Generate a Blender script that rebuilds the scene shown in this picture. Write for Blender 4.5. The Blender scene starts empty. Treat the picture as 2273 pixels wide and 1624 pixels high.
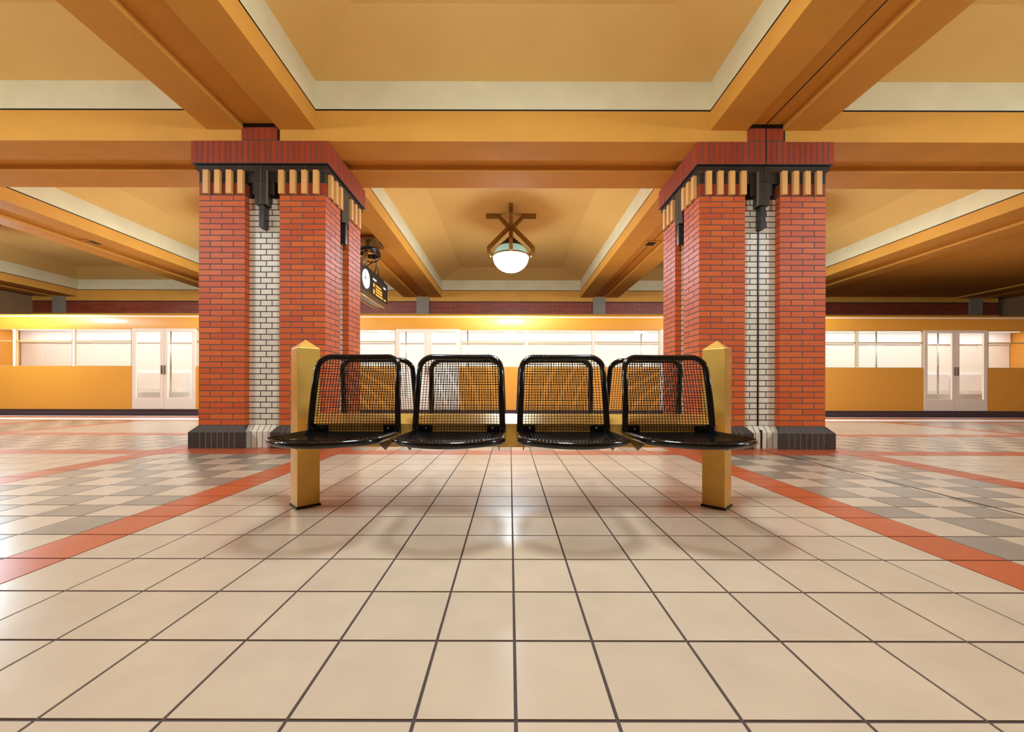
import bpy, math, random
from mathutils import Vector, Matrix
random.seed(7)
C = bpy.context.scene.collection
SC = bpy.context.scene
R = math.radians
H = 0.653                                   # eye height, metres

# ---------------------------------------------------------------- camera / world / exposure
cd = bpy.data.cameras.new('camera'); cam = bpy.data.objects.new('camera', cd); C.objects.link(cam)
cam.location = (0, 0, H); cam.rotation_euler = (R(90), R(-0.13), 0)
cd.sensor_fit = 'HORIZONTAL'; cd.sensor_width = 36; cd.lens = 864 / 2273 * 36
cd.shift_x = 4.5 / 2273; cd.shift_y = 48 / 2273; cd.clip_start = 0.02; cd.clip_end = 200
SC.camera = cam
w = bpy.data.worlds.new('world'); SC.world = w; w.use_nodes = True
w.node_tree.nodes['Background'].inputs[0].default_value = (.9, .95, 1, 1)
w.node_tree.nodes['Background'].inputs[1].default_value = 0.02
SC.view_settings.view_transform = 'Standard'; SC.view_settings.look = 'None'
SC.view_settings.gamma = 1; SC.view_settings.exposure = 0.27
SC.view_settings.use_curve_mapping = False
LAMP = 94.0                                 # radiance of the lit globes
TRAINLIGHT = 5.5                            # radiance of the ceiling lights in the train

# ---------------------------------------------------------------- materials
def srgb(r, g, b):
    f = lambda c: (c/255/12.92) if c/255 <= .04045 else ((c/255+.055)/1.055)**2.4
    return (f(r), f(g), f(b), 1)
def mat(name, col, rough=.5, metal=0, var=0, noise=0, nscale=8, bump=0, bscale=200, coat=0, spec=.5, emit=None, estr=0, hue=0):
    m = bpy.data.materials.new(name); m.use_nodes = True
    nt = m.node_tree; b = nt.nodes['Principled BSDF']; L = nt.links
    b.inputs['Roughness'].default_value = rough; b.inputs['Metallic'].default_value = metal
    b.inputs['Coat Weight'].default_value = coat; b.inputs['Coat Roughness'].default_value = .06
    b.inputs['Specular IOR Level'].default_value = spec
    b.inputs['Base Color'].default_value = col
    tc = nt.nodes.new('ShaderNodeTexCoord')
    last = None
    if var or noise:
        hs = nt.nodes.new('ShaderNodeHueSaturation'); hs.inputs['Color'].default_value = col
        val = nt.nodes.new('ShaderNodeMath'); val.operation = 'ADD'; val.inputs[0].default_value = 1; val.inputs[1].default_value = 0
        if var:
            at = nt.nodes.new('ShaderNodeAttribute'); at.attribute_name = 'rnd'
            mr = nt.nodes.new('ShaderNodeMapRange'); mr.inputs[3].default_value = 1-var; mr.inputs[4].default_value = 1+var
            L.new(at.outputs['Fac'], mr.inputs[0]); L.new(mr.outputs[0], val.inputs[0])
            if hue:
                m2 = nt.nodes.new('ShaderNodeMapRange'); m2.inputs[3].default_value = .5-hue; m2.inputs[4].default_value = .5+hue
                L.new(at.outputs['Fac'], m2.inputs[0]); L.new(m2.outputs[0], hs.inputs['Hue'])
        if noise:
            nz = nt.nodes.new('ShaderNodeTexNoise'); nz.inputs['Scale'].default_value = nscale; nz.inputs['Detail'].default_value = 5
            L.new(tc.outputs['Object'], nz.inputs['Vector'])
            m3 = nt.nodes.new('ShaderNodeMapRange'); m3.inputs[1].default_value = .3; m3.inputs[2].default_value = .7
            m3.inputs[3].default_value = -noise; m3.inputs[4].default_value = noise
            L.new(nz.outputs['Fac'], m3.inputs[0]); L.new(m3.outputs[0], val.inputs[1])
        L.new(val.outputs[0], hs.inputs['Value']); L.new(hs.outputs[0], b.inputs['Base Color'])
    if bump:
        n2 = nt.nodes.new('ShaderNodeTexNoise'); n2.inputs['Scale'].default_value = bscale; n2.inputs['Detail'].default_value = 3
        L.new(tc.outputs['Object'], n2.inputs['Vector'])
        bp = nt.nodes.new('ShaderNodeBump'); bp.inputs['Strength'].default_value = bump; bp.inputs['Distance'].default_value = .002
        L.new(n2.outputs['Fac'], bp.inputs['Height']); L.new(bp.outputs[0], b.inputs['Normal'])
    if emit:
        b.inputs['Emission Color'].default_value = emit; b.inputs['Emission Strength'].default_value = estr
    return m
def glass(name, tint, rough=.02, alpha=.25):
    m = bpy.data.materials.new(name); m.use_nodes = True; nt = m.node_tree
    nt.nodes.remove(nt.nodes['Principled BSDF']); o = nt.nodes['Material Output']
    g = nt.nodes.new('ShaderNodeBsdfGlossy'); g.inputs['Roughness'].default_value = rough
    t = nt.nodes.new('ShaderNodeBsdfTransparent'); t.inputs[0].default_value = tint
    fr = nt.nodes.new('ShaderNodeFresnel'); fr.inputs[0].default_value = 1.5; ge = nt.nodes.new('ShaderNodeNewGeometry')
    f = nt.nodes.new('ShaderNodeMath'); f.operation = 'MULTIPLY'; iv = nt.nodes.new('ShaderNodeMath'); iv.operation = 'SUBTRACT'; iv.inputs[0].default_value = 1
    nt.links.new(ge.outputs['Backfacing'], iv.inputs[1]); nt.links.new(fr.outputs[0], f.inputs[0]); nt.links.new(iv.outputs[0], f.inputs[1])
    x = nt.nodes.new('ShaderNodeMixShader')
    nt.links.new(f.outputs[0], x.inputs[0]); nt.links.new(t.outputs[0], x.inputs[1]); nt.links.new(g.outputs[0], x.inputs[2])
    nt.links.new(x.outputs[0], o.inputs[0]); return m
def brick_wall_mat(name, c1, c2, mortar):
    m = bpy.data.materials.new(name); m.use_nodes = True; nt = m.node_tree; b = nt.nodes['Principled BSDF']
    tc = nt.nodes.new('ShaderNodeTexCoord'); sp = nt.nodes.new('ShaderNodeSeparateXYZ'); cb = nt.nodes.new('ShaderNodeCombineXYZ')
    nt.links.new(tc.outputs['Object'], sp.inputs[0]); nt.links.new(sp.outputs[0], cb.inputs[0]); nt.links.new(sp.outputs[2], cb.inputs[1])
    k = nt.nodes.new('ShaderNodeTexBrick'); k.inputs['Scale'].default_value = 1
    k.inputs['Brick Width'].default_value = .25; k.inputs['Row Height'].default_value = .0621; k.inputs['Mortar Size'].default_value = .005
    k.inputs['Color1'].default_value = c1; k.inputs['Color2'].default_value = c2; k.inputs['Mortar'].default_value = mortar
    nt.links.new(cb.outputs[0], k.inputs['Vector']); nt.links.new(k.outputs['Color'], b.inputs['Base Color'])
    b.inputs['Roughness'].default_value = .5
    bp = nt.nodes.new('ShaderNodeBump'); bp.invert = True; bp.inputs['Strength'].default_value = .6; bp.inputs['Distance'].default_value = .004
    nt.links.new(k.outputs['Fac'], bp.inputs['Height']); nt.links.new(bp.outputs[0], b.inputs['Normal'])
    return m

M = {}
M['beam'] = mat('ochre beam paint', srgb(214, 150, 62), .65, spec=.25, noise=.05, nscale=2.2, bump=.15, bscale=120)
M['cream'] = mat('cream plaster', srgb(222, 208, 168), .6, noise=.06, nscale=2.5)
M['coffer'] = mat('warm yellow plaster', srgb(228, 182, 104), .6, noise=.03, nscale=1.5)
M['gap'] = mat('dark shadow gap', srgb(30, 18, 10), .8)
M['red'] = mat('orange red clinker', srgb(202, 88, 36), .5, spec=.25, var=.09, hue=.004, noise=.06, nscale=30, bump=.3, bscale=150)
M['redcap'] = mat('deep red clinker', srgb(156, 60, 30), .5, spec=.25, var=.10, noise=.06, nscale=30, bump=.3, bscale=150)
M['black'] = mat('glazed black clinker', srgb(46, 40, 34), .28, var=.25, noise=.1, nscale=20)
M['plinth'] = mat('dark brown plinth brick', srgb(58, 46, 37), .5, var=.2, noise=.25, nscale=40, bump=.6, bscale=90)
M['white'] = mat('cream glazed brick', srgb(222, 206, 180), .38, var=.07, noise=.03, nscale=30)
M['ochre'] = mat('ochre header brick', srgb(228, 164, 88), .5, var=.05, noise=.04, nscale=60)
M['mortar'] = mat('grey black mortar', srgb(84, 80, 76), .9)
M['wmortar'] = mat('dark brown mortar', srgb(56, 43, 35), .9)
M['pmortar'] = mat('brown mortar', srgb(122, 100, 88), .9)
M['tile'] = mat('beige floor tile', srgb(187, 162, 135), .26, var=.035, noise=.05, nscale=6, bump=.05, bscale=60)
M['tgrey'] = mat('grey tan floor tile', srgb(140, 124, 106), .26, var=.04, noise=.05, nscale=6)
M['tred'] = mat('terracotta floor tile', srgb(178, 84, 44), .32, var=.05, noise=.06, nscale=6)
M['tstone'] = mat('white edge stone', srgb(245, 240, 232), .3)
M['grout'] = mat('dark brown grout', srgb(70, 50, 42), .8)
M['gold'] = mat('satin brass paint', srgb(228, 176, 84), .28, metal=.5, noise=.06, nscale=14, bump=.08, bscale=300)
M['blk'] = mat('gloss black coating', srgb(6, 6, 7), .14, coat=.25, spec=.4)
M['wire'] = mat('black wire coating', srgb(10, 10, 11), .22)
M['plate'] = mat('dark brown steel plate', srgb(56, 40, 32), .3, metal=.3)
M['steel'] = mat('bolt steel', srgb(170, 165, 160), .25, metal=1)
M['rubber'] = mat('black sealant and gap shade', srgb(14, 14, 14), .4)
M['bronze'] = mat('aged brass bars', srgb(150, 112, 58), .35, metal=.6)
M['cone'] = mat('black lamp cone', srgb(34, 34, 34), .35)
M['teal'] = mat('pale teal ribbed glass', srgb(150, 190, 178), .2, emit=srgb(150, 190, 175), estr=.5)
M['globe'] = mat('lit opal glass', (1, 1, 1, 1), .3, emit=(.70, .88, 1, 1), estr=LAMP)
M['stone'] = mat('grey stone', srgb(140, 124, 106), .7, noise=.12, nscale=14)
M['house'] = mat('dark brown sign housing', srgb(52, 38, 26), .3)
M['clock'] = mat('clock dial', srgb(235, 235, 230), .4, emit=(1, .97, .92, 1), estr=.55)
M['amber'] = mat('amber display dots', srgb(220, 140, 40), .5, emit=srgb(240, 150, 50), estr=.9)
M['lwhite'] = mat('white display marks', srgb(240, 235, 225), .5, emit=(.9, .95, 1, 1), estr=.6)
M['cable'] = mat('black cable', srgb(14, 13, 12), .25)
M['tyellow'] = mat('train yellow', srgb(228, 152, 50), .5, coat=.35)
M['twhite'] = mat('pale train band', srgb(244, 236, 224), .3)
M['tdoor'] = mat('pale door paint', srgb(240, 216, 194), .35)
M['troof'] = mat('brown train roof', srgb(120, 86, 52), .6)
M['tdark'] = mat('dark train skirt', srgb(84, 58, 62), .35)
M['tin'] = mat('train interior cream', srgb(248, 246, 243), .5)
M['tlamp'] = mat('train ceiling light', (1, 1, 1, 1), .3, emit=(.86, .94, 1, 1), estr=TRAINLIGHT)
M['tseat'] = mat('train seat fabric', srgb(232, 222, 212), .8)
M['tgasket'] = mat('pale brown window gasket', srgb(206, 168, 110), .5)
M['glass'] = glass('train glass', (.98, .97, .95, 1))
M['wallbrick'] = brick_wall_mat('dark red wall brick', srgb(138, 52, 24), srgb(158, 64, 30), srgb(48, 34, 28))
M['wallp'] = mat('brown wall panel', srgb(150, 110, 70), .6)
M['track'] = mat('track bed', srgb(60, 52, 46), .9, noise=.3, nscale=20)

# ---------------------------------------------------------------- mesh builder
class MB:
    def __init__(s): s.v = []; s.f = []; s.mi = []; s.r = []; s.sm = []
    def add(s, vs, fs, mi=0, rnd=None, smooth=False):
        o = len(s.v); s.v += [tuple(v) for v in vs]; rr = random.random() if rnd is None else rnd
        s.r += [rr]*len(vs)
        for f in fs: s.f.append(tuple(i+o for i in f)); s.mi.append(mi); s.sm.append(smooth)
    def box(s, x0, x1, y0, y1, z0, z1, mi=0):
        vs = [(x0,y0,z0),(x1,y0,z0),(x1,y1,z0),(x0,y1,z0),(x0,y0,z1),(x1,y0,z1),(x1,y1,z1),(x0,y1,z1)]
        s.add(vs, [(0,3,2,1),(4,5,6,7),(0,1,5,4),(1,2,6,5),(2,3,7,6),(3,0,4,7)], mi)
    def obox(s, O, U, N, u0, u1, n0, n1, z0, z1, mi=0):
        """box on a face frame: O origin, U along the face, N outwards"""
        vs = []
        for z in (z0, z1):
            for (u, n) in ((u0,n0),(u1,n0),(u1,n1),(u0,n1)):
                p = O + U*u + N*n; vs.append((p.x, p.y, z))
        s.add(vs, [(0,1,2,3),(7,6,5,4),(4,5,1,0),(5,6,2,1),(6,7,3,2),(7,4,0,3)], mi)
    def prism(s, pts, ax, a0, a1, mi=0):
        """polygon in the plane across axis ax (0:x ->(y,z); 1:y ->(x,z); 2:z ->(x,y)) extruded a0..a1"""
        n = len(pts); vs = []
        for a in (a0, a1):
            for (p, q) in pts: vs.append({0:(a,p,q), 1:(p,a,q), 2:(p,q,a)}[ax])
        fs = [tuple(range(n))[::-1], tuple(range(n, 2*n))] + [(i, (i+1)%n, n+(i+1)%n, n+i) for i in range(n)]
        s.add(vs, fs, mi)
    def tube(s, pts, r, n=8, mi=0, closed=False, caps=True, smooth=True):
        P = [Vector(p) for p in pts]; m = len(P); vs = []; up = None
        for i in range(m):
            if closed: t = P[(i+1)%m] - P[i-1]
            else: t = P[min(i+1, m-1)] - P[max(i-1, 0)]
            t.normalize()
            if up is None:
                up = Vector((0,0,1)) if abs(t.z) < .9 else Vector((0,1,0))
            up = (up - t*up.dot(t)).normalized(); sd = t.cross(up)
            for k in range(n):
                a = 2*math.pi*(k+.5)/n; q = P[i] + up*math.cos(a)*r + sd*math.sin(a)*r; vs.append(q)
        fs = []
        for i in range(m if closed else m-1):
            j = (i+1) % m
            for k in range(n): fs.append((i*n+k, j*n+k, j*n+(k+1)%n, i*n+(k+1)%n))
        if caps and not closed: fs += [tuple(range(n))[::-1], tuple((m-1)*n+k for k in range(n))]
        s.add(vs, fs, mi, smooth=smooth)
    def lathe(s, prof, cx, cy, n=48, mi=0, smooth=True):
        m = len(prof); vs = [(cx+r*math.cos(2*math.pi*k/n), cy+r*math.sin(2*math.pi*k/n), z) for (r, z) in prof for k in range(n)]
        fs = [(i*n+k, i*n+(k+1)%n, (i+1)*n+(k+1)%n, (i+1)*n+k) for i in range(m-1) for k in range(n)]
        s.add(vs, fs, mi, smooth=smooth)
    def build(s, name, mats, parent=None, bevel=0, fix=True):
        me = bpy.data.meshes.new(name); me.from_pydata(s.v, [], s.f)
        for x in (mats if isinstance(mats, (list, tuple)) else [mats]): me.materials.append(M[x])
        me.polygons.foreach_set('material_index', s.mi); me.polygons.foreach_set('use_smooth', s.sm)
        a = me.attributes.new('rnd', 'FLOAT', 'POINT'); a.data.foreach_set('value', s.r)
        me.update()
        if fix:
            import bmesh
            bm = bmesh.new(); bm.from_mesh(me); bmesh.ops.recalc_face_normals(bm, faces=bm.faces[:]); bm.to_mesh(me); bm.free()
        o = bpy.data.objects.new(name, me); C.objects.link(o)
        if parent: o.parent = parent
        if bevel:
            md = o.modifiers.new('bevel', 'BEVEL'); md.width = bevel; md.segments = 2; md.limit_method = 'ANGLE'
        return o
def empty(name, loc, rz=0, parent=None):
    o = bpy.data.objects.new(name, None); C.objects.link(o); o.location = loc; o.rotation_euler = (0, 0, rz)
    if parent: o.parent = parent
    return o
def tag(o, label=None, cat=None, group=None, kind=None):
    if label: o['label'] = label
    if cat: o['category'] = cat
    if group: o['group'] = group
    if kind: o['kind'] = kind
    return o
def copy_tree(o, parent=None):
    c = o.copy(); C.objects.link(c)
    if parent: c.parent = parent
    for ch in [x for x in bpy.data.objects if x.parent == o]: copy_tree(ch, c)
    return c

# ---------------------------------------------------------------- floor: individual tiles on a grout bed
PX = [-13.42, -8.05, -2.66, 2.66, 8.2, 13.6]           # centre lines of the pillar bays
yj = [1.004, 1.245, 1.481, 1.720, 1.966, 2.148, 2.333, 2.578, 2.807, 3.056, 3.294, 3.548, 3.794, 4.03,
      4.275, 4.52, 4.765, 5.01, 5.27, 5.52, 5.755, 5.99, 6.225, 6.46, 6.695, 6.93, 7.165, 7.4, 7.57, 7.73]
yy = 1.004
while yy > -6.2: yy -= .2405; yj.insert(0, yy)
right = [.013, .213, .458, .700, .940, 1.182, 1.424, 1.665, 1.9, 2.138, 2.376, 2.614, 2.852, 3.09, 3.33, 3.565]
left = [-.187, -.437, -.680, -.929, -1.172, -1.424, -1.683, -1.92, -2.168, -2.416, -2.664, -2.912, -3.16, -3.41, -3.65]
xx = right[-1]
while xx < 14.2: xx += .2425; right.append(xx)
xx = left[-1]
while xx > -14.2: xx -= .2425; left.append(xx)
xj = left[::-1] + right
f = MB(); g = .0038
f.box(-14.6, 14.9, -6.6, 8.78, -.12, -.0025, 0)
def in_stripe(x):
    if 1.66 < x < 1.9 or 3.33 < x < 3.57 or -1.92 < x < -1.68 or -3.65 < x < -3.41: return True
    for c in (-8.05, 8.2, -13.42, 13.6):
        if .80 < abs(x-c) < 1.03: return True
    return False
def in_bay(x):
    if 1.9 < x < 3.33 or -3.41 < x < -1.92: return True
    return any(abs(x-c) < .8 for c in (-8.05, 8.2, -13.42, 13.6))
for i in range(len(xj)-1):
    for j in range(len(yj)-1):
        x0, x1, y0, y1 = xj[i], xj[i+1], yj[j], yj[j+1]; cx = (x0+x1)/2; cy = (y0+y1)/2
        k = 1
        row_red = 3.794 < cy < 4.03 or 5.27 < cy < 5.52 or cy > 7.57
        if row_red or in_stripe(cx): k = 3
        elif in_bay(cx):
            if 4.03 < cy < 4.28: k = 3
            else: k = 2 if (i+j) % 2 else 1
        elif 4.03 < cy < 5.27: k = 2 if (i+j) % 2 else 1
        rnd = random.random()
        f.add([(x0+g,y0+g,0),(x1-g,y0+g,0),(x1-g,y1-g,0),(x0+g,y1-g,0),(x0+g,y0+g,-.004),(x1-g,y0+g,-.004),(x1-g,y1-g,-.004),(x0+g,y1-g,-.004)],
              [(0,1,2,3),(0,4,5,1),(1,5,6,2),(2,6,7,3),(3,7,4,0)], k, rnd)
x = -14.4
while x < 14.6:                                   # edge courses along the track
    for (y0, y1, k) in ((7.74, 8.20, 4), (8.20, 8.62, 3), (8.62, 8.78, 4)):
        f.add([(x+g,y0+g,0),(x+.6-g,y0+g,0),(x+.6-g,y1-g,0),(x+g,y1-g,0)], [(0,1,2,3)], k)
    x += .6
fl = f.build('floor', ['grout', 'tile', 'tgrey', 'tred', 'tstone'], fix=False); tag(fl, kind='structure')
# expansion joint strip in the floor
e = MB(); e.box(2.655, 2.668, -6.2, 4.13, -.002, .0015); tag(e.build('trim_1', 'rubber'), kind='structure')
# track pit
e = MB(); e.box(-14.6, 14.9, 8.78, 12.3, -1.3, -1.2); e.box(-14.6, 14.9, 8.72, 8.78, -1.25, -.125); tag(e.build('trim_2', 'track'), kind='structure')

# ---------------------------------------------------------------- beams and coffers
ZB, ZS, ZF, ZT = 3.403, 3.467, 3.607, 4.3     # depth beam soffit, slot soffit, top of painted face
CX = [-13.76, -8.07, -2.664, 2.715, 8.33, 14.2]     # centre lines of beam pairs running away from the viewer
ntrim = [2]
def trim(mb, mats):
    ntrim[0] += 1; o = mb.build('trim_%d' % ntrim[0], mats); tag(o, kind='structure'); return o
def depth_pair(cx, y0, y1):
    b = MB()
    b.box(cx-.58, cx-.193, y0, y1, ZB, ZF); b.box(cx+.193, cx+.58, y0, y1, ZB, ZF)
    b.box(cx-.193, cx+.193, y0, y1, ZS, ZF)
    b.box(cx-.57, cx+.57, y0, y1, ZF, ZF+.02, 1)
    trim(b, ['beam', 'gap'])
def cross_pair(y0):
    b = MB(); zs = 3.282
    b.box(-14.6, 14.9, y0, y0+.347, zs, ZF); b.box(-14.6, 14.9, y0+.577, y0+.974, zs, ZF)
    b.box(-14.6, 14.9, y0+.347, y0+.577, zs+.065, ZF)
    b.box(-14.6, 14.9, y0+.01, y0+.964, ZF, ZF+.02, 1)
    trim(b, ['beam', 'gap'])
YC = [-3.62, 4.16]                               # front faces of cross beam pairs
for y in YC: cross_pair(y)
b = MB(); b.box(-14.6, 14.9, 11.88, 12.3, 3.282, ZF); b.box(-14.6, 14.9, 11.89, 12.3, ZF, ZF+.02, 1); b.box(-14.6, 14.9, 11.885, 12.3, 3.262, 3.282, 1); trim(b, ['beam', 'gap'])
spans = [(-6.6, -3.62), (-2.646, 4.16), (5.134, 11.88)]
for (a, c) in spans:
    for cx in CX: depth_pair(cx, a, c)
# coffers: upright cream band, sloping border, flat field
cf = MB(); xs = [-14.6] + [v for c in CX for v in (c-.58, c+.58)] + [15.2]
for (a, c) in spans:
    for i in range(0, len(xs), 2):
        x0, x1 = xs[i], xs[i+1]
        if x1 - x0 < .3: continue
        if x0 > 8.8 and a > 5: # plain low ceiling past the last beam pair on the right
            cf.add([(x0,a,3.44),(x1,a,3.44),(x1,c,3.44),(x0,c,3.44)], [(3,2,1,0)], 2, .5)
        z0, z1, z2, t = ZF+.017, 3.925, 4.12, min(.645, (x1-x0)*.4)
        r0 = [(x0,a,z0),(x1,a,z0),(x1,c,z0),(x0,c,z0)]; r1 = [(p[0],p[1],z1) for p in r0]
        r2 = [(x0+t,a+t,z2),(x1-t,a+t,z2),(x1-t,c-t,z2),(x0+t,c-t,z2)]
        q = [(0,1,5,4),(1,2,6,5),(2,3,7,6),(3,0,4,7)]
        cf.add(r0+r1, q, 0, .5); cf.add(r1+r2, q, 1, .5); cf.add(r2, [(3,2,1,0)], 1, .5)
tag(cf.build('ceiling', ['cream', 'coffer', 'beam'], fix=False), kind='structure')
b = MB(); b.box(-14.8, 15.3, -6.8, 12.5, 4.3, 4.4); b.box(-14.8, 15.3, 4.3, 5.0, 3.63, 4.3); b.box(-14.8, 15.3, -3.5, -2.75, 3.63, 4.3)
for cx in CX: b.box(cx-.5, cx+.5, -6.8, 12.5, 3.63, 4.3)
trim(b, 'gap')
b = MB(); b.box(2.722, 2.734, -2.64, 4.15, ZS-.002, ZS+.01); b.box(2.722, 2.734, 5.14, 11.87, ZS-.002, ZS+.01); trim(b, 'rubber')
# walls
b = MB(); b.box(-14.6, 14.9, 11.9, 12.2, -1.2, 3.262, 0)
wb = b.build('wall_back', 'wallbrick'); tag(wb, kind='structure')
b = MB(); b.box(-14.6, 14.9, 11.86, 11.9, 2.865, 2.9, 0); trim(b, 'beam')
for cx in CX:
    b = MB(); b.box(cx-.19, cx+.19, 11.85, 11.92, 2.898, 3.40); s = b.build('stone_block', 'stone', wb)
b = MB(); b.box(-14.8, -14.6, -6.8, 12.5, -1.3, 4.3); tag(b.build('wall_left', 'wallp'), kind='structure')
b = MB(); b.box(15.2, 15.4, -6.8, 12.5, -1.3, 4.3); tag(b.build('wall_right', 'wallp'), kind='structure')
b = MB(); b.box(-14.6, 15.2, -6.8, -6.6, -.1, 4.3); tag(b.build('wall_front', 'wallp'), kind='structure')

# ---------------------------------------------------------------- brick pillars
def make_pillar(loc, label, joint):
    root = empty('brick_pillar', loc); tag(root, label, 'pillar', 'brick pillars along the platform')
    W, D, REC, P = 1.366, .98, .075, .062
    J, TH, IN = .005, .014, .0008
    ZC = [.24 + .0621*i for i in range(41)]
    faces = [  # origin (left end seen from outside), U, N, width, pier, long?
        (Vector((-W/2,-D/2,0)), Vector((1,0,0)), Vector((0,-1,0)), W, .496, True),
        (Vector((W/2,-D/2,0)), Vector((0,1,0)), Vector((1,0,0)), D, .37, False),
        (Vector((W/2,D/2,0)), Vector((-1,0,0)), Vector((0,1,0)), W, .496, True),
        (Vector((-W/2,D/2,0)), Vector((0,-1,0)), Vector((-1,0,0)), D, .37, False)]
    sh = MB(); wh = MB(); pl = MB(); cap = MB(); led = MB(); orn = MB()
    core = .0022
    # mortar cores
    sx, sy = W/2-.496, D/2-.37
    for sgx in (-1, 1):
        for sgy in (-1, 1):
            xa, xb = sorted((sgx*(W/2-core), sgx*(sx+core))); ya, yb = sorted((sgy*(D/2-core), sgy*(sy+core)))
            sh.box(xa, xb, ya, yb, .02, 2.99, 1)
    wh.box(-W/2+REC+core, W/2-REC-core, -D/2+REC+core, D/2-REC-core, .02, 2.99, 1)
    def run(mb, O, U, N, us, z0, z1, n1=0, mi=0, th=TH, j=J, e0=IN, e1=IN):
        for k in range(len(us)-1):
            a = us[k] + (e0 if k == 0 else j); c = us[k+1] - (e1 if k == len(us)-2 else j)
            mb.obox(O, U, N, a, c, n1-th, n1, z0+j, z1-j, mi)
    for (O, U, N, w_, p, lng) in faces:
        rw = w_-2*p
        for i in range(40):
            z0, z1 = ZC[i], ZC[i+1]; odd = i % 2
            if lng:
                L1 = [0, .124, .372, .496] if odd else [0, .248, .496]
                R1 = [w_-x for x in L1][::-1]
            else:
                L1 = [0, .125, .37] if odd else [0, .245, .37]
                R1 = [w_-x for x in L1][::-1]
            run(sh, O, U, N, L1, z0, z1); run(sh, O, U, N, R1, z0, z1)
            # reveals of the recess
            O2 = O + U*p; run(sh, O2, -N, U, [0.004, REC], z0, z1)
            O3 = O + U*(w_-p) - N*REC; run(sh, O3, N, -U, [0, REC-.004], z0, z1)
            # white recess bricks
            if joint and lng:
                h = rw/2
                us1 = ([0, h-.008], [h+.008, rw]) if not odd else ([0, h*.52, h-.008], [h+.008, h*1.48, rw])
                for us in us1: run(wh, O + U*p, U, N, us, z0, z1, -REC)
            else:
                us = [0, rw/2, rw] if not odd else ([0, rw/3, 2*rw/3, rw] if lng else [0, rw/4, 3*rw/4, rw])
                run(wh, O + U*p, U, N, us, z0, z1, -REC)
        # plinth: sloped soldier blocks
        def plinth(u0, u1, n0, mi, seg, m0, m1):
            a0, a1 = u0-(P if m0 else 0), u1+(P if m1 else 0)
            cnt = max(2, round((a1-a0)/seg)); cut = [a0+(a1-a0)*k/cnt for k in range(cnt+1)]
            if m0 and cnt > 6: cut = [a0] + cut[2:-2] + [a1]; cnt = len(cut)-1
            for k in range(cnt):
                ua = cut[k] + (0 if k == 0 else .0045); ub = cut[k+1] - (0 if k == cnt-1 else .0045)
                if m0 and k == 0: ua = a0
                ta, tb = max(u0, min(u1, ua)), max(u0, min(u1, ub))
                pr = [(ua, n0+P, 0), (ub, n0+P, 0), (ub, n0+P, .171), (ua, n0+P, .171), (tb, n0, .24), (ta, n0, .24),
                      (ta, n0-.03, 0), (tb, n0-.03, 0), (tb, n0-.03, .24), (ta, n0-.03, .24)]
                vs = [tuple((O+U*a+N*n)[:2]) + (z,) for (a, n, z) in pr]
                pl.add(vs, [(0,1,2,3),(3,2,4,5),(0,3,5,9,6),(1,7,8,4,2),(5,4,8,9),(6,9,8,7),(0,6,7,1)], mi)
            # mortar bed just behind the face
            vs = [(u0-.0+(-P+.003 if m0 else 0), n0+P-.0015, .002), (u1+(P-.003 if m1 else 0), n0+P-.0015, .002),
                  (u1+(P-.003 if m1 else 0), n0+P-.0015, .169), (u0+(-P+.003 if m0 else 0), n0+P-.0015, .169), (u1, n0, .236), (u0, n0, .236)]
            pl.add([tuple((O+U*a+N*n)[:2])+(z,) for (a, n, z) in vs], [(0,1,2,3),(3,2,4,5)], 2)
        plinth(0, p, 0, 0, .0625, True, True); plinth(w_-p, w_, 0, 0, .0625, True, True)
        plinth(p, w_-p, -REC, 1, .0625, False, False)
        # dentil zone
        z0, z1 = 2.728, 2.980; n = 8 if lng else 6; sw = p/n
        for side in (0, 1):
            for k in range(n):
                a = k*sw if side == 0 else w_-(k+1)*sw
                if k % 2 == 1:
                    led.obox(O, U, N, a+.003, a+sw-.003, -.02, .034, z0, z1, 1)
                else:
                    sh.obox(O, U, N, a+J, a+sw-J, -TH, -.001, z0+J, z0+.125, 2)
                    led.obox(O, U, N, a+J, a+sw-J, -TH, -.001, z0+.130, z1, 0)
        for side in (0, 1):                      # reveals next to the recess
            if side == 0: run(led, O+U*p, -N, U, [0.004, REC], z0+.125, z1); run(sh, O+U*p, -N, U, [0.004, REC], z0, z0+.125, mi=2)
            else: run(led, O+U*(w_-p)-N*REC, N, -U, [0, REC-.004], z0+.125, z1); run(sh, O+U*(w_-p)-N*REC, N, -U, [0, REC-.004], z0, z0+.125, mi=2)
        # black ledge
        q = .024; L0, L1_ = -q, w_+q; cnt = round((L1_-L0)/.25)
        us = [L0+(L1_-L0)*k/cnt for k in range(cnt+1)]
        run(led, O, U, N, us, 2.984, 3.036, q, th=.006, j=.003)
        # soldier cap
        q = .048; cnt = 24 if lng else 17
        us = [-q+(w_+2*q)*k/cnt for k in range(cnt+1)]
        run(cap, O, U, N, us, 3.039, 3.284, q, th=.03, j=.0045)
        # ornament in the recess
        c = w_/2
        if lng:
            orn.obox(O, U, N, p+.002, w_-p-.002, -REC-.01, -.032, 2.872, 2.985, 0)
            orn.obox(O, U, N, c-.118, c+.118, -REC-.01, -.02, 2.741, 2.985, 0)
            for sgn in (-1, 1): orn.obox(O, U, N, c+sgn*.135-.002, c+sgn*.135+.002, -.0315, -.031, 2.876, 2.982, 1)
        orn.obox(O, U, N, c-.058, c+.058, -REC-.01, .028, 2.613, 2.862, 0)
        orn.obox(O, U, N, c-.058, c+.058, -REC-.01, .028, 2.866, 2.985, 0)
        orn.obox(O, U, N, c-.0022, c+.0022, .02, .0288, 2.615, 2.985, 1)
        orn.obox(O, U, N, c-.027, c+.027, -REC-.01, .012 if lng else .02, 2.375, 2.610, 0)
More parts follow.
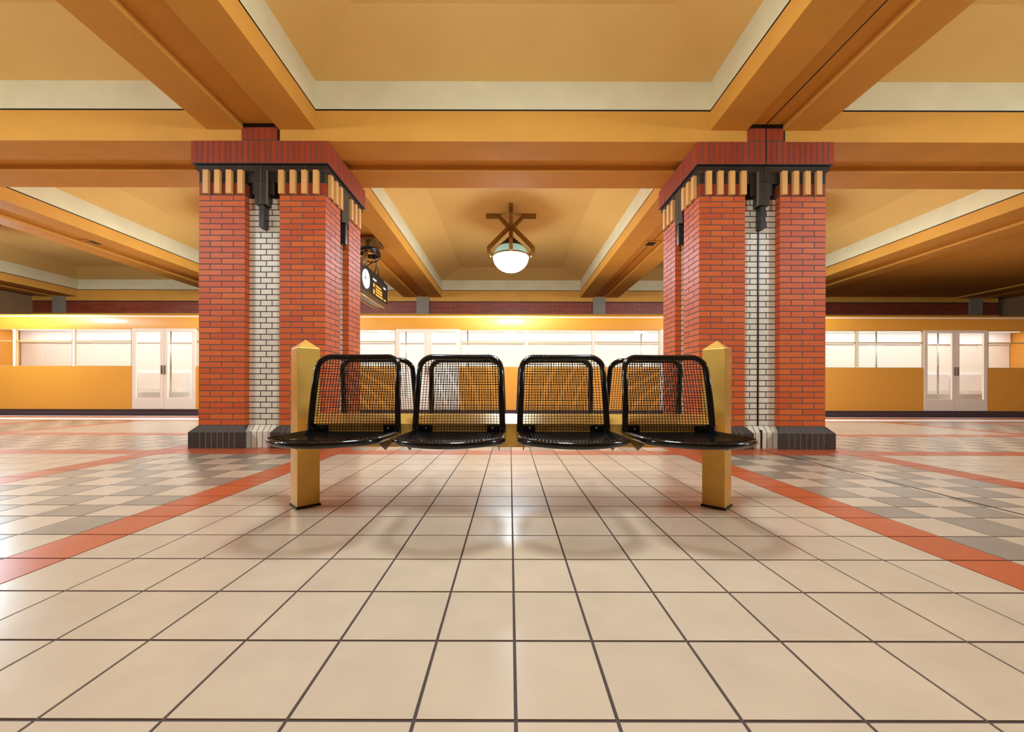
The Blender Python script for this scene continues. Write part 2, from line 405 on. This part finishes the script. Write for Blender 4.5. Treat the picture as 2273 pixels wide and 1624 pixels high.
        for uu in (-.0585, .0585): orn.obox(O, U, N, c+uu-.0006, c+uu+.0006, -.01, .0285, 2.615, 2.985, 1)
        # neck between the beams above
        if N.y < 0:
            run(cap, O, U, N, [c-.19+.38*k/6 for k in range(7)], 3.286, 3.425, .05, th=.05, j=.004)
            cap.obox(O, U, N, c-.188, c+.188, -.02, .0475, 3.286, 3.425, 1)
            cap.obox(O, U, N, c-.193, c+.193, -.02, .046, 3.425, 3.4665, 2); cap.obox(O, U, N, c+.19, c+.212, .0, .0425, 3.286, 3.402, 2)  # black strips paint in the shadow gaps above and beside the neck
    cap.box(-W/2-.0455, W/2+.0455, -D/2-.0455, D/2+.0455, 3.041, 3.281, 1)
    cap.box(-W/2-.04, W/2+.04, -D/2-.04, D/2+.04, 3.036, 3.041, 2)
    led.box(-W/2-.021, W/2+.021, -D/2-.021, D/2+.021, 2.986, 3.034, 2)
    sh.build('brick_shaft', ['red', 'mortar', 'redcap'], root)
    o = wh.build('recess_lining', ['white', 'wmortar'], root); o['label'] = 'cream white brick lining of the recesses'
    o = pl.build('plinth', ['plinth', 'white', 'pmortar'], root); o['label'] = 'dark sloped brick plinth, cream at the recess'
    o = cap.build('capital', ['redcap', 'mortar', 'rubber'], root); o['label'] = 'deep red soldier course on top of the pillar'
    o = led.build('dentil_frieze', ['black', 'ochre', 'pmortar'], root); o['label'] = 'black ledge with ochre dentil bricks'
    o = orn.build('pendant_ornament', ['black', 'pmortar'], root, bevel=.002); o['label'] = 'stepped black glazed brick pendants'
    if joint:
        j_ = MB(); j_.box(-.006, .006, -D/2-.0645+.08, -D/2+.09, .0, 2.375)
        j_.v = [(x, min(y, -D/2+.09), z) for (x, y, z) in j_.v]
        j_ = MB(); j_.box(-.006, .006, -D/2+.066, -D/2+.08, .24, 2.38); j_.box(-.009, .009, -D/2+.008, -D/2+.05, 0, .20)
        j_.box(.004, .012, -D/2-.0495, -D/2-.03, 3.041, 3.286); j_.box(.0, .008, -D/2-.052, -D/2-.03, 3.286, 3.425)
        j_.box(-.003, .005, -D/2-.0295, -D/2-.01, 2.62, 3.03)
        o = j_.build('expansion_joint', 'rubber', root)
    return root
make_pillar((-2.678, 4.69, 0), 'brick pillar left of the bench, plain cream brick recess without a black seam', False)
make_pillar((2.721, 4.69, 0), 'brick pillar right of the bench, with a black vertical seam down its cream recess', True)

# ---------------------------------------------------------------- bench
bench = empty('bench', (0.008, 2.16, 0)); tag(bench, 'brass coloured station bench with eight black wire mesh seats back to back', 'bench')
def make_post(x):
    p = MB(); a = .0815; z = .866
    ring = lambda r, zz: [(x, -r, zz), (x+r, 0, zz), (x, r, zz), (x-r, 0, zz)]
    p.add(ring(a, 0.004)+ring(a, z)+[(x, 0, .917)], [(0,1,5,4),(1,2,6,5),(2,3,7,6),(3,0,4,7),(4,5,8),(5,6,8),(6,7,8),(7,4,8),(3,2,1,0)], 0)
    o = p.build('post', 'gold', bench, bevel=.002)
    q = MB(); q.add(ring(a+.009, 0)+ring(a+.004, .012), [(0,1,5,4),(1,2,6,5),(2,3,7,6),(3,0,4,7),(4,5,6,7)], 0); q.build('base_seal', 'rubber', o)
make_post(-1.143); make_post(1.14)
bm_ = MB(); hw = .17; zt, zr, zb = .4687, .508, .349
pr = [(-hw, zt), (-hw, zb), (hw, zb), (hw, zt), (0, zr)]
X0, X1 = -1.055, 1.06
vs = [(X0, y, z) for (y, z) in pr] + [(X1, y, z) for (y, z) in pr]
vs[4] = (X0-.01, 0, zr); vs[9] = (X1+.01, 0, zr)
bm_.add(vs, [(0,1,6,5),(1,2,7,6),(2,3,8,7),(3,4,9,8),(4,0,5,9),(0,4,3,2,1),(5,6,7,8,9)], 0)
bm_.build('beam', 'gold', bench, bevel=.003)

def seat_parts(parent_seat):
    """fills a seat whose back faces +y; local origin on the beam's middle line at floor level"""
    hwT, hwB, rT = .207, .222, .062
    yB, yT, zB, zT = -.198, -.135, .425, .812
    def back(u, v):                     # u -1..1, v 0..1
        hw_ = hwB + (hwT-hwB)*v
        y = yB + (yT-yB)*v + .034*(1-u*u)*v
        y -= .012*math.sin(v*math.pi)
        return Vector((u*hw_, y, zB + (zT-zB)*v))
    # backrest tube: up one side, over, down the other
    pts = []
    for k in range(9): pts.append(back(-1, k/9*.86))
    for k in range(1, 8):
        a = math.pi/2*k/8; u = -1 + (rT/hwT)*(1-math.cos(a)); v = 1 - .155*(1-math.sin(a)); pts.append(back(u, v))
    for k in range(13): pts.append(back(-1+rT/hwT + (2-2*rT/hwT)*k/12, 1))
    for k in range(1, 8):
        a = math.pi/2*(1-k/8); u = 1 - (rT/hwT)*(1-math.cos(a)); v = 1 - .155*(1-math.sin(a)); pts.append(back(u, v))
    for k in range(9): pts.append(back(1, (8-k)/9*.86))
    fr = MB(); rt = .0148
    # seat loop
    yF, bul = -.545, .115
    def fy(x): return yF - bul*(1-(x/.225)**2)*.95
    zS = lambda y: .423 + .008*((yB-y)/.4)
    loop = []
    for k in range(1, 8): y = yB-.02 + (-.50-yB+.02)*k/7; loop.append(Vector((.224, y, zS(y))))
    loop += [Vector((.222, -.528, zS(-.53))), Vector((.205, fy(.205)+.006, zS(-.55)))]
    for k in range(1, 16):
        x = .205 - .41*k/16; loop.append(Vector((x, fy(x), zS(fy(x)) - .004*(1-(x/.2)**2))))
    loop += [Vector((-.205, fy(.205)+.006, zS(-.55))), Vector((-.222, -.528, zS(-.53)))]
    for k in range(1, 8): y = -.50 + (yB-.02+.50)*k/7; loop.append(Vector((-.224, y, zS(y))))
    fr.tube(pts + [Vector((.223, yB-.006, .417))] + loop + [Vector((-.223, yB-.006, .417))], rt, 10, closed=True)
    fr.tube([Vector((-.22, yB-.01, .418)), Vector((0, yB-.004, .416)), Vector((.22, yB-.01, .418))], .006, 8)
    seat = fr.build('seat', 'blk', parent_seat)
    # wire grids
    wb_ = MB(); wr = .0019; NV = 30; NH = 29
    off = Vector((0, -rt*.9, 0))
    def vmax(u):
        e = abs(u) - (1-rT/hwT)
        if e <= 0: return 1
        t = e/(rT/hwT); return 1 - .155*(1-math.sqrt(max(0, 1-t*t)))
    for i in range(1, NV):
        u = -1 + 2*i/NV; vm = vmax(u)
        P = [back(u, vm*k/8) for k in range(9)]; P[-1] += off + Vector((0,0,.004)); P.append(back(u, vm) + Vector((0, -.004, rt*1.02)))
        wb_.tube(P, wr, 4, smooth=False)
    for i in range(0, NH):
        v = i/NH + .01; um = 1.0
        if v > .845:
            t = (v-.845)/.155; um = 1 - (rT/hwT)*(1-math.sqrt(max(0, 1-t*t)))
        P = [back(-um + 2*um*k/8, v) for k in range(9)]
        P[0] += off; P[-1] += off
        P = [P[0] + Vector((-rt*.8, rt*.5, 0))] + P + [P[-1] + Vector((rt*.8, rt*.5, 0))]
        wb_.tube(P, wr, 4, smooth=False)
    wb_.build('backrest_mesh', 'wire', seat)
    ws = MB()
    for i in range(1, 32):
        x = -.22 + .44*i/32
        y1 = fy(x) if abs(x) < .205 else -.53
        P = [Vector((x, yB + (y1-yB)*k/6, zS(yB+(y1-yB)*k/6) + .004 - .012*(1-(x/.22)**2)*math.sin(math.pi*k/6))) for k in range(7)]
        P[-1].z = zS(y1) + rt; P.append(Vector((x, y1-rt*.85, zS(y1)+rt*.35)))
        ws.tube(P, wr, 4, smooth=False)
    y = yB
    while y > yF-bul+.02:
        if y > -.53: xm = .224
        else: xm = .225*math.sqrt(max(0, 1-(yF-y)/(bul*.95))) if y < yF else .215
        P = [Vector((-xm + 2*xm*k/8, y, zS(y) + .004 - .012*(1-((-1+k/4)**2))*math.sin(math.pi*min(1, (yB-y)/.4)))) for k in range(9)]
        P[0].z = P[-1].z = zS(y) + rt
        ws.tube(P, wr, 4, smooth=False); y -= .0128
    ws.build('seat_mesh', 'wire', seat)
    # support plates and fixing brackets
    for sx in (-1, 1):
        pm = MB(); pf = [(-.170,.468),(-.170,.40),(-.24,.388),(-.35,.362),(-.435,.402),(-.435,.412),(-.25,.414),(-.21,.418),(-.192,.468)]
        pm.prism(pf, 0, sx*.207-.002, sx*.207+.002); pm.build('support_plate', 'plate', seat)
        br = MB(); br.box(sx*.175-.035, sx*.175+.035, -.182, -.171, .405, .462); br.box(sx*.175-.035, sx*.175+.035, -.2, -.172, .405, .411)
        bo = br.build('bracket', 'blk', seat, bevel=.002)
        bt = MB(); bt.tube([(sx*.17, -.180, .447), (sx*.17, -.187, .447)], .007, 8); bt.build('bolt', 'steel', bo)
    return seat
xs_ = [-.793, -.265, .262, .793]
first = seat_parts(bench)
def place_seat(o, x, rz): o.location = (x, 0, 0); o.rotation_euler = (0, 0, rz)
place_seat(first, xs_[0], 0)
for x in xs_[1:]: place_seat(copy_tree(first, bench), x, 0)
for x in xs_: place_seat(copy_tree(first, bench), x, math.pi)

# ---------------------------------------------------------------- pendant lamps
def make_lamp(loc):
    root = empty('ceiling_lamp', loc)          # origin at the ceiling, z down
    sc = 7.8/864; prof = [(.50,-.035),(.245,-.035),(.07,-.225),(.07,-.285),(.445,-.665),(.445,-.76),(.385,-.825)]
    for k in range(4):
        m = MB(); a = k*math.pi/2; ca, sa = math.cos(a), math.sin(a); hw = .036
        # offset profile into a bar of square section
        P = [Vector((r, 0, z)) for (r, z) in prof]; n = len(P); A = []; Bq = []
        for i in range(n):
            d0 = (P[i]-P[i-1]).normalized() if i > 0 else (P[1]-P[0]).normalized()
            d1 = (P[i+1]-P[i]).normalized() if i < n-1 else (P[-1]-P[-2]).normalized()
            nn = Vector((-(d0.z+d1.z), 0, d0.x+d1.x)).normalized(); c_ = max(.5, nn.dot(Vector((-d0.z, 0, d0.x))))
            A.append(P[i]+nn*.036/c_); Bq.append(P[i]-nn*.036/c_)
        vs = []
        for i in range(n):
            for (q, s_) in ((A[i], -hw), (A[i], hw), (Bq[i], hw), (Bq[i], -hw)):
                vs.append((q.x*ca - s_*sa, q.x*sa + s_*ca, q.z))
        fs = [(i*4+j, (i+1)*4+j, (i+1)*4+(j+1)%4, i*4+(j+1)%4) for i in range(n-1) for j in range(4)] + [(0,1,2,3), ((n-1)*4+3,(n-1)*4+2,(n-1)*4+1,(n-1)*4)]
        m.add(vs, fs, 0); m.build('arm', 'bronze', root, bevel=.004)
    m = MB(); m.box(-.04,.04,-.04,.04,-.49,-.2); m.lathe([(0,-.47),(.07,-.47),(.09,-.49),(.255,-.645),(.265,-.665),(.0,-.665)], 0, 0, 40)
    m.build('cone_cap', 'cone', root)
    m = MB(); pf = []
    for k in range(13):
        t = k/12; r = .255 + (.345-.255)*math.sin(t*math.pi/2); z = -.66 - .175*t
        pf.append((r + .004*(k % 2), z))
    m.lathe(pf, 0, 0, 48); m.build('teal_glass_shade', 'teal', root)
    m = MB(); m.lathe([(.345,-.828),(.372,-.832),(.375,-.855),(.352,-.862)], 0, 0, 48)
    for k in range(4):
        a = k*math.pi/2; m.tube([(.37*math.cos(a), .37*math.sin(a), -.84), (.43*math.cos(a), .43*math.sin(a), -.76)], .012, 6)
    m.build('rim', 'bronze', root)
    m = MB(); pf = []
    for k in range(17):
        a = math.pi/2*k/16; pf.append((.352*math.cos(a) if k < 16 else .0005, -.855 - .295*math.sin(a)))
    m.lathe(pf, 0, 0, 48); m.build('globe', 'globe', root)
    return root
lamp = make_lamp((0.012, 7.8, 4.118)); tag(lamp, 'lit globe lamp hanging from crossed brass bars between the two pillars', 'lamp', 'globe lamps in the ceiling coffers')
for (x, y, lb) in ((-5.37, 7.8, 'lit globe lamp in the coffer hidden behind the left brick pillar'), (5.52, 7.8, 'lit globe lamp in the coffer hidden behind the right brick pillar'),
                   (-10.9, 7.8, 'lit globe lamp in the far left coffer by the train'),
                   (0.012, 1.5, 'lit globe lamp above the bench and the camera'), (-5.37, 1.5, 'lit globe lamp overhead left of the bench'), (5.52, 1.5, 'lit globe lamp overhead right of the bench'),
                   (-10.9, 1.5, 'lit globe lamp overhead at the far left end'), (11.1, 1.5, 'lit globe lamp overhead at the far right end')):
    o = copy_tree(lamp); o.location = (x, y, 4.118); tag(o, lb, 'lamp', 'globe lamps in the ceiling coffers')

# ---------------------------------------------------------------- outlets in the beam slots
for (cx, lb) in ((2.728, 'small dark outlet box in the beam slot left of the right pillar'), (-8.07, 'small dark outlet box in the beam slot at far left')):
    o = MB(); o.box(cx-.15, cx+.15, 7.42, 7.72, ZS-.012, ZS); fr_ = empty('ceiling_outlet', (0, 0, 0))
    tag(fr_, lb, 'outlet', 'outlet boxes in the beam slots')
    o.build('cover', 'beam', fr_); q = MB(); q.box(cx-.08, cx+.08, 7.48, 7.66, ZS-.018, ZS-.011); q.build('grille', 'rubber', fr_)

# ---------------------------------------------------------------- departure sign with clock
sg = empty('departure_sign', (-2.66, 7.19, 0)); tag(sg, 'dark hanging departure sign with a round clock beside the left pillar', 'sign')
m = MB(); m.prism([(-.155,2.33),(-.13,2.27),(.13,2.27),(.155,2.33),(.155,2.72),(-.155,2.72)], 1, -.72, .72)
hs = m.build('housing', 'house', sg, bevel=.006)
m = MB(); m.box(-.16,.16,-.725,.725,2.712,2.728); m.box(.150,.162,-.16,-.135,2.33,2.71); m.box(.150,.162,-.725,-.70,2.33,2.71); m.box(.150,.162,.70,.725,2.33,2.71); m.build('trim_frame', 'rubber', hs)
m = MB(); m.tube([(.10,-.70,2.262),(.10,.72,2.262)], .012, 8); m.tube([(-.10,-.70,2.262),(-.10,.72,2.262)], .012, 8); m.build('edge_rail', 'gold', hs)
m = MB(); N_ = 40
vs = [(.1645, -.435+.165*math.cos(2*math.pi*k/N_), 2.535+.165*math.sin(2*math.pi*k/N_)) for k in range(N_)]
vs += [(.150, y, z) for (_, y, z) in vs]
m.add(vs, [tuple(range(N_))] + [(k, (k+1)%N_, N_+(k+1)%N_, N_+k) for k in range(N_)], 0); ck = m.build('clock_face', 'clock', sg)
m = MB()
for k in range(12):
    a = k*math.pi/6; c, s = math.cos(a), math.sin(a); y, z = -.435, 2.535
    m = MB(); m.tube([(.1655, y+.135*c, z+.135*s), (.1655, y+.155*c, z+.155*s)], .003, 4); m.build('hour_mark', 'rubber', ck)
for (ang, ln, r, nm) in ((172, .09, .007, 'hour_hand'), (128, .13, .004, 'minute_hand')):
    a = R(ang); m = MB(); m.tube([(.167, -.435+.02*math.cos(a), 2.535-.02*math.sin(a)), (.167, -.435-ln*math.cos(a)*-1, 2.535+ln*math.sin(a))], r, 4); m.build(nm, 'rubber', ck)
m = MB(); m.box(.150,.1556,-.12,.69,2.34,2.70); scr = m.build('display_screen', 'rubber', sg)
def glyph_row(name, y, y1, z, h, mt):
    while y < y1:
        wdt = random.uniform(.018, .05); m = MB(); m.box(.1555, .1575, y, min(y+wdt, y1), z-h/2, z+h/2)
        m.build(name, mt, scr); y += wdt+.008
for (z, ln) in ((2.545, .30), (2.490, .36), (2.440, .37), (2.385, .40)): glyph_row('display_mark', .06, .06+ln, z, .032, 'amber')
for (z0, z1) in ((2.50, 2.565), (2.375, 2.455)): glyph_row('line_mark', -.07, -.0, (z0+z1)/2, z1-z0, 'amber')
glyph_row('display_mark', .52, .66, 2.383, .028, 'amber')
glyph_row('header_mark', -.09, .10, 2.635, .03, 'lwhite'); glyph_row('header_mark', .50, .64, 2.615, .03, 'lwhite')
m = MB(); m.box(-.17,.17,-.05,.50,3.375,3.40); m.box(-.19,.19,.0,.12,3.40,3.466); m.box(-.19,.19,.36,.48,3.40,3.466); m.build('mounting_plate', 'bronze', sg)
for (y0, y1) in ((.0, -.2), (.35, .6)):
    m = MB(); m.tube([(.0, y0+.05, 3.38), (.05, y1, 2.80)], .03, 4); m.tube([(.10, y0, 3.38), (-.08, y1, 2.80)], .02, 4); m.build('strut', 'bronze', sg)
m = MB(); m.box(-.10,.12,-.30,.66,2.728,2.80); m.build('carrier_rail', 'rubber', sg)
m = MB()
for k in range(7):
    rx, ry = .17+.015*random.random(), .24+.03*random.random(); dz = random.uniform(-.05,.05); tx = random.uniform(-.25,.25)
    m.tube([(.03+rx*math.cos(t*math.pi/12), .08+ry*math.sin(t*math.pi/12), 3.14+dz+tx*.12*math.cos(t*math.pi/12)+.02*math.sin(t*math.pi/4+k)) for t in range(24)], .012, 6, closed=True)
m.tube([(.18,.0,3.16),(.2,-.1,3.02),(.16,-.16,2.9),(.05,-.2,2.8)], .01, 6); m.tube([(0,.1,3.38),(.06,.0,3.28),(.1,-.1,3.18)], .012, 6)
m.build('cable_coil', 'cable', sg)

# ---------------------------------------------------------------- train standing at the platform
tr = empty('train', (0, 9.0, 0)); tag(tr, 'yellow underground train with lit windows at the platform edge behind the pillars', 'train')
TX0, TX1, TD = -14.2, 14.5, 2.3
doors = [-8.0, -1.9, 4.2, 10.3]; DW = 1.46
zsill, zhead = 1.125, 1.985
m = MB()
edges = [TX0] + [v for d in doors for v in (d-DW/2, d+DW/2)] + [TX1]
wins = []
for i in range(0, len(edges), 2):
    a, c = edges[i], edges[i+1]
    m.box(a, c, 0, .05, .135, zsill, 0)
    n = max(1, round((c-a)/1.55)); ww = (c-a)/n
    for k in range(n):
        wins.append((a+k*ww+.03, a+(k+1)*ww-.03))
    for k in range(n+1):
        xa = a+k*ww-(.03 if k else 0); xb = a+k*ww+(.03 if k < n else 0); m.box(xa, xb, .005, .05, zsill, zhead, 1)
arc = [(.756*(1-math.cos(R(28)*k/12)), zhead + .756*math.sin(R(28)*k/12)) for k in range(13)]
vs = [(x_, y_, z_) for (y_, z_) in arc for x_ in (TX0, TX1)]
m.add(vs, [(2*k, 2*k+1, 2*k+3, 2*k+2) for k in range(12)], 0, .5, True)
m.box(TX0, TX1, .06, .10, zhead, 2.25, 1); m.box(TX0, TX1, .0, .06, zhead-.002, zhead, 0)
m.box(TX0, TX1, TD-.05, TD, .135, zsill, 0); m.box(TX0, TX1, TD-.05, TD, zhead, 2.34, 0)
m.box(TX0, TX0+.05, 0.05, TD-.05, .135, 2.34, 0); m.box(TX1-.05, TX1, .05, TD-.05, .135, 2.34, 0)
x = TX0+.6
while x < TX1: m.box(x-.09, x+.09, TD-.05, TD, zsill, zhead, 1); x += 1.6
m.build('body', ['tyellow', 'twhite'], tr)
m = MB(); rp = [(.09, 2.335)] + [(.09 + (TD-.125)*k/12, 2.338 + .10*math.sin(math.pi*k/12)) for k in range(13)] + [(TD-.035, 2.335)]
m.prism(rp, 0, TX0, TX1, 0); m.build('roof', 'troof', tr)
m = MB(); m.box(TX0, TX1, .02, TD-.02, -.45, .135, 0); m.build('skirt', 'tdark', tr)
m = MB(); m.box(TX0+.05, TX1-.05, .05, TD-.05, .135, .16); m.build('cabin_floor', 'tseat', tr)
m = MB(); m.box(TX0+.05, TX1-.05, .06, TD-.06, 2.26, 2.3); m.build('cabin_ceiling', 'tin', tr)
for yy_ in (.55, TD-.55):
    m = MB(); m.box(TX0+.3, TX1-.3, yy_-.12, yy_+.12, 2.235, 2.262); m.build('cabin_light', 'tlamp', tr)
m = MB(); m.box(TX0+.1, TX1-.1, TD-.10, TD-.06, .16, 1.15); m.box(TX0+.1, TX1-.1, TD-.10, TD-.06, 1.93, 2.26); m.build('cabin_wall', 'tin', tr)
m = MB(); m.box(TX0+.05, TX1-.05, TD-.04, TD-.03, zsill, zhead); m.build('far_window', 'twhite', tr)
for (a, c) in wins:
    m = MB()
    fr_ = .014
    m.box(a, c, .0, .03, zsill, zsill+fr_); m.box(a, c, .0, .03, zhead-fr_, zhead); m.box(a, a+.007, .0, .03, zsill, zhead); m.box(c-.007, c, .0, .03, zsill, zhead)
    m.box(a, c, .0, .03, 1.695, 1.722)
    wf = m.build('window', 'tgasket', tr)
    m = MB(); m.box(a+fr_, c-fr_, .012, .016, zsill+fr_, zhead-fr_); m.build('pane', 'glass', wf)
for d in doors:
    for s in (-1, 1):
        a, c = sorted((d+s*.006, d+s*DW/2)); g0, g1, z0, z1 = a+.08, c-.08, .40, 1.94
        m = MB(); m.box(a, c, -.008, .03, .14, z0, 0); m.box(a, c, -.008, .03, z1, 2.0, 0); m.box(a, g0, -.008, .03, z0, z1, 0); m.box(g1, c, -.008, .03, z0, z1, 0)
        dr = m.build('door_leaf', 'tdoor', tr, bevel=.003); dr['label'] = 'pale cream sliding door leaf with a tall window'
        m = MB(); m.box(g0, g1, .008, .012, z0, z1); m.build('pane', 'glass', dr)
        m = MB(); m.box(d+s*.035-.012, d+s*.035+.012, -.03, -.008, .95, 1.15); m.build('handle', 'steel', dr)
k = 0; x = TX0+1.2
while x < TX1-1:                                   # benches along the far side of the cabin, and poles
    if all(abs(x-d) > 1.3 for d in doors):
        m = MB(); m.box(x-.7, x+.7, TD-.55, TD-.1, .50, .60); m.box(x-.7, x+.7, TD-.2, TD-.1, .60, 1.05); m.build('cabin_seat', 'tseat', tr)
    x += 1.55
for d in doors:
    for s in (-1, 1):
        m = MB(); m.tube([(d+s*.8, 1.1, .16), (d+s*.8, 1.1, 2.26)], .018, 8); m.build('grab_pole', 'steel', tr)
